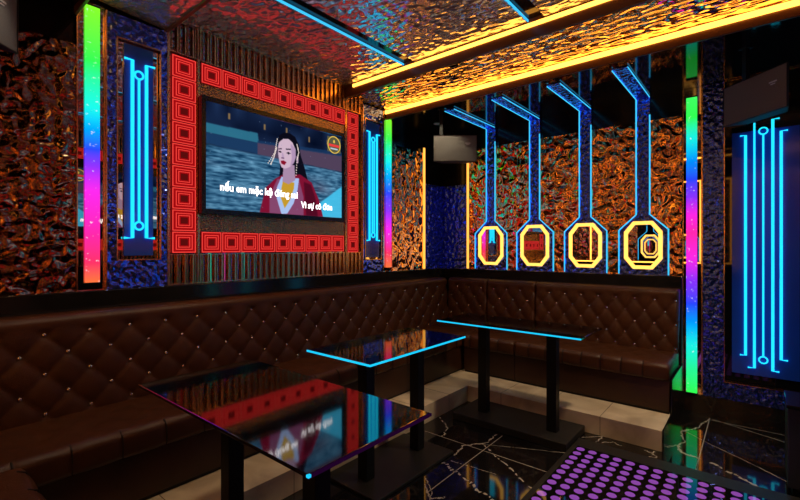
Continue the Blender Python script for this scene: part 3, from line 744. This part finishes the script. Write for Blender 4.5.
def studs(t, pitch, u0, ua, ub):
    bm = B(); bmesh.ops.create_uvsphere(bm, u_segments=10, v_segments=6, radius=.0098, matrix=Matrix.Diagonal((1, .6, 1, 1)))
    st = obj('tuft_stud', bm, M['stud'], t, smooth=True); first = True; cnt = 0
    for r_ in range(5):
        z = .95 - .10 * r_
        if z < .54: continue
        uu = u0 + (pitch / 2 if r_ % 2 else 0)
        k = math.ceil((ua - uu) / pitch)
        while uu + k * pitch < ub - .015:
            u = uu + k * pitch; k += 1
            if u < ua + .015: continue
            o = st if first else st.copy()
            if not first: COL.objects.link(o); o.parent = t
            first = False; cnt += 1
            dd = .158 - .032 * (z - .47) / (1.005 - .47)
            o.location = (u, -(dd + .0015), z)
# long sofa along the TV wall: local x = room x - XL
SX = -.30
sA = sofa('long tufted brown leather sofa along the television wall', 3.78 + .6 - SX, .1955, (.535 - SX) % .1955, (SX, 2.945, 0), 0, (0, 4.36 - SX), (.17, 4.25 - SX))
# octagon wall, local x = -(room y): origin at (4.385, y_start), rz=-90deg -> local x -> -y ; local -y -> -x
def sofaB(label, ytop, ybot):
    L = ytop - ybot
    return sofa(label, L, .153, (ytop - .683) % .153, (4.388, ytop, 0), -math.pi / 2, (0, L), (0, L))
# the corner return of the long sofa's back belongs to the long sofa
tmp = sofa('', .5, .153, (2.80 - .683) % .153, (4.388, 2.80, 0), -math.pi / 2, None, (0, .505))
off = sA.matrix_basis.inverted() @ tmp.matrix_basis
for c in list(tmp.children):
    c.parent = sA; c.matrix_basis = off @ c.matrix_basis
bpy.data.objects.remove(tmp)
s2 = sofaB('tufted brown leather sofa section in the corner, left of the back seam', 2.29, 1.747)
s3 = sofaB('tufted brown leather sofa section at the right end, beside the tall rainbow strip', 1.744, .51)
# near sofa along the entry wall (left edge of the picture): rz=+90: local x -> y, -y -> +x
s4 = sofa('near tufted brown leather sofa at the lower left corner', 2.28 - 1.0, .1955, .06, (XL + .04 + .02, 1.0, 0), math.pi / 2, (0, 1.28), (0, 1.28))
# glossy dark end panel of the right sofa and step
b = B(); prism(b, [(3.415, .494, 0), (4.39, .494, 0), (4.39, .494, .40), (3.80, .494, .40), (3.78, .494, .147), (3.415, .494, .147)], (0, .008, 0))
tag(obj('end_panel', b, pbr('dark_end_lacquer', (.010, .008, .008), .16, 0, .35)), 'black glossy panel closing the end of the sofa base and step', 'panel')

# ------------------------------------------------------------ tables
def table(label, top, legs, base, edges, cz=.80, edge_mats=None, hb=.02):
    cx, cy = (top[0] + top[1]) / 2, (top[2] + top[3]) / 2
    t = thing('glass_table', label, 'table', (cx, cy, 0), 0, 'black glass tables')
    x0, x1, y0, y1 = top[0] - cx, top[1] - cx, top[2] - cy, top[3] - cy
    bx('tabletop', (x0, y0, cz - .012), (x1, y1, cz), M['tabletop'], t, .002)
    for k, s in enumerate(edges):
        e = .006; lo, hi = {'x0': ((x0 - e, y0 - (e if 'y0' in edges else 0), cz - .011), (x0 - .0003, y1, cz - .001)), 'y0': ((x0, y0 - e, cz - .011), (x1, y0 - .0003, cz - .001))}[s]
        plabel(bx('light_edge', lo, hi, (edge_mats or [M['cyan_hot']] * 4)[k], t), 'glowing cyan light edge' if not edge_mats else 'unlit edge, violet reflection painted as a faint glow')
    for (lx, ly) in legs:
        lx -= cx; ly -= cy; bx('leg', (lx - .036, ly - .036, hb), (lx + .036, ly + .036, cz - .018), M['black_metal'], t, .003)
        bx('top_plate', (lx - .09, ly - .09, cz - .018), (lx + .09, ly + .09, cz - .0125), M['black_metal'], t)
    plabel(bx('base_plate', (base[0] - cx, base[2] - cy, 0.0008), (base[1] - cx, base[3] - cy, hb), M['table_base'], t, .004), 'dark grey base plate')
    return t
def glass_top():
    m, n, l, b = nt('smoked_glass_top'); n.remove(b)
    t = n.new('ShaderNodeBsdfTransparent'); t.inputs[0].default_value = (.30, .27, .25, 1)
    g = n.new('ShaderNodeBsdfGlossy'); g.inputs['Roughness'].default_value = .055; g.inputs[0].default_value = (.9, .9, .9, 1)
    f = n.new('ShaderNodeFresnel'); f.inputs[0].default_value = 2.9; x = n.new('ShaderNodeMixShader')
    l.new(f.outputs[0], x.inputs[0]); l.new(t.outputs[0], x.inputs[1]); l.new(g.outputs[0], x.inputs[2]); l.new(x.outputs[0], n['Material Output'].inputs[0])
    return m
M['tabletop'] = glass_top()
t1 = table('nearest black glass table, reflecting the television, edges unlit', (.720, 1.275, .915, 2.09), [(1.0, 1.22), (1.0, 1.80)], (.78, 1.22, 1.02, 1.98), ['y0'], edge_mats=[M['violet_reflection']])
c = bx('lit_corner', (.7175 - .9975, .9085 - 1.5025, .792), (.727 - .9975, .918 - 1.5025, .7995), M['cyan_hot'], t1); plabel(c, 'small cyan lit corner')
table('middle black glass table with two cyan glowing edges', (1.60, 2.527, 1.527, 2.035), [(1.856, 1.803), (2.355, 1.803)], (1.72, 2.485, 1.59, 2.035 - .01), ['x0', 'y0'])
table('farthest black glass table with one cyan glowing edge, in front of the octagon wall', (2.941, 3.437, .893, 2.04), [(3.158, 1.16), (3.166, 1.732)], (2.985, 3.40, 1.006, 1.92), ['x0'], hb=.055)

# ------------------------------------------------------------ LED floor platform
pf = thing('dance_light_platform', 'square floor panel with rows of violet light dots', 'floor light', (3.24, 1.0, 0), 0)
N = 15; PT = .0765
size = .185 + PT * (N - 1) + .065
bx('frame', (-size, -size + .10, .0008), (0, 0, .018), M['table_base'], pf, .002)
bx('glass_cover', (-size + .05, -size + .15, .018), (-.14, -.035, .021), M['black_glass'], pf)
db = B(); cyl(db, (0, 0, .0211), (0, 0, 1), .026, .0006, 24)
d0 = obj('light_dot', db, M['dot'], pf); rest = B(); order = []
for i in range(N):
    for j in range(N): order.append((i + j * .8, i, j))
order.sort(); first = True
for q, (w_, i, j) in enumerate(order):
    x, y = -.185 - i * PT, -.068 - j * PT
    if y < -size + .20: continue
    if q < 100:
        o = d0 if first else d0.copy()
        if not first: COL.objects.link(o); o.parent = pf
        first = False; o.location = (x, y, 0)
    else: cyl(rest, (x, y, .0211), (0, 0, 1), .026, .0006, 16)
ro = obj('light_dot_field', rest, M['dot'], pf); ro['kind'] = 'stuff'

# ------------------------------------------------------------ loudspeakers
def speaker(label, p_left, p_right, z0, z1, mat_k='mesh_cloth'):
    a = Vector((*p_left, 0)); c = Vector((*p_right, 0)); w = (c - a).length; rz = math.atan2(c.y - a.y, c.x - a.x)
    t = thing('loudspeaker', label, 'loudspeaker', ((a.x + c.x) / 2, (a.y + c.y) / 2, z0), rz, 'hanging loudspeakers'); h = z1 - z0
    b = B(); prism(b, [(-w / 2, .006, 0), (w / 2, .006, 0), (w / 2 - .09, .10, 0), (-w / 2 + .09, .10, 0)], (0, 0, h)); obj('cabinet', b, M['speaker_box'], t, .004)
    bx('grille', (-w / 2 + .003, -.004, .003), (w / 2 - .003, .006, h - .003), M[mat_k], t, .004)
    b = B(); fr = .004
    for lo, hi in (((-w / 2, 0), (-w / 2 + fr, h)), ((w / 2 - fr, 0), (w / 2, h)), ((-w / 2, 0), (w / 2, fr)), ((-w / 2, h - fr), (w / 2, h))): box(b, (lo[0], -.006, lo[1]), (hi[0], .006, hi[1]))
    obj('grille_frame', b, M['speaker_box'], t)
    b = B(); box(b, (w / 2 - .115, -.0065, h / 2 + .045), (w / 2 - .065, -.004, h / 2 + .053)); box(b, (w / 2 - .105, -.0065, h / 2 + .032), (w / 2 - .075, -.004, h / 2 + .038))
    plabel(obj('maker_badge', b, M['badge'], t), 'small silver badge')
    b = B(); box(b, (-.145, .06, h), (-.115, .09, ZS - z0)); box(b, (-.16, .045, ZS - z0 - .008), (-.10, .105, ZS - z0 - .001)); obj('hanging_bracket', b, M['black_metal'], t)
    return t
speaker('small loudspeaker hanging in the room corner, lit from above', (3.43, 2.425), (3.70, 2.10), 2.235, 2.49)
speaker('dark loudspeaker hanging at the upper right above the tall neon circuit', (3.81, .184), (3.495, -.14), 2.25, 2.52)
speaker('loudspeaker cut off at the upper left corner', (.064, 2.187), (.382, 2.505), 2.25, 2.52)
def downlight(label, x, y, z):
    t = thing('downlight', label, 'light', (x, y, z), 0, 'recessed downlights')
    b = B(); tube(b, [(.035 * math.cos(a * math.pi / 10), .035 * math.sin(a * math.pi / 10), -.003) for a in range(20)], .004, 6, True); obj('trim_ring', b, M['chrome'], t)
    b = B(); cyl(b, (0, 0, -.002), (0, 0, 1), .030, .0015); obj('lens', b, M['badge'], t)
downlight('tiny recessed downlight in the black soffit above the corner loudspeaker', 3.93, 2.73, ZS)
# dark cabinet cropped at the lower right
cb = thing('side_cabinet', 'dark cabinet cropped by the right edge, under the tall neon circuit', 'cabinet', (3.35, -.13, 0))
bx('body', (-.07, -.45, .04), (.24, 0, .49), pbr('slate_lacquer', (.03, .04, .055), .3, 0, .5), cb, .004)
bx('top', (-.08, -.46, .49), (.25, .006, .51), M['black_glass'], cb, .003)
bx('foot_plinth', (-.06, -.43, .0008), (.22, -.02, .04), M['black_metal'], cb)
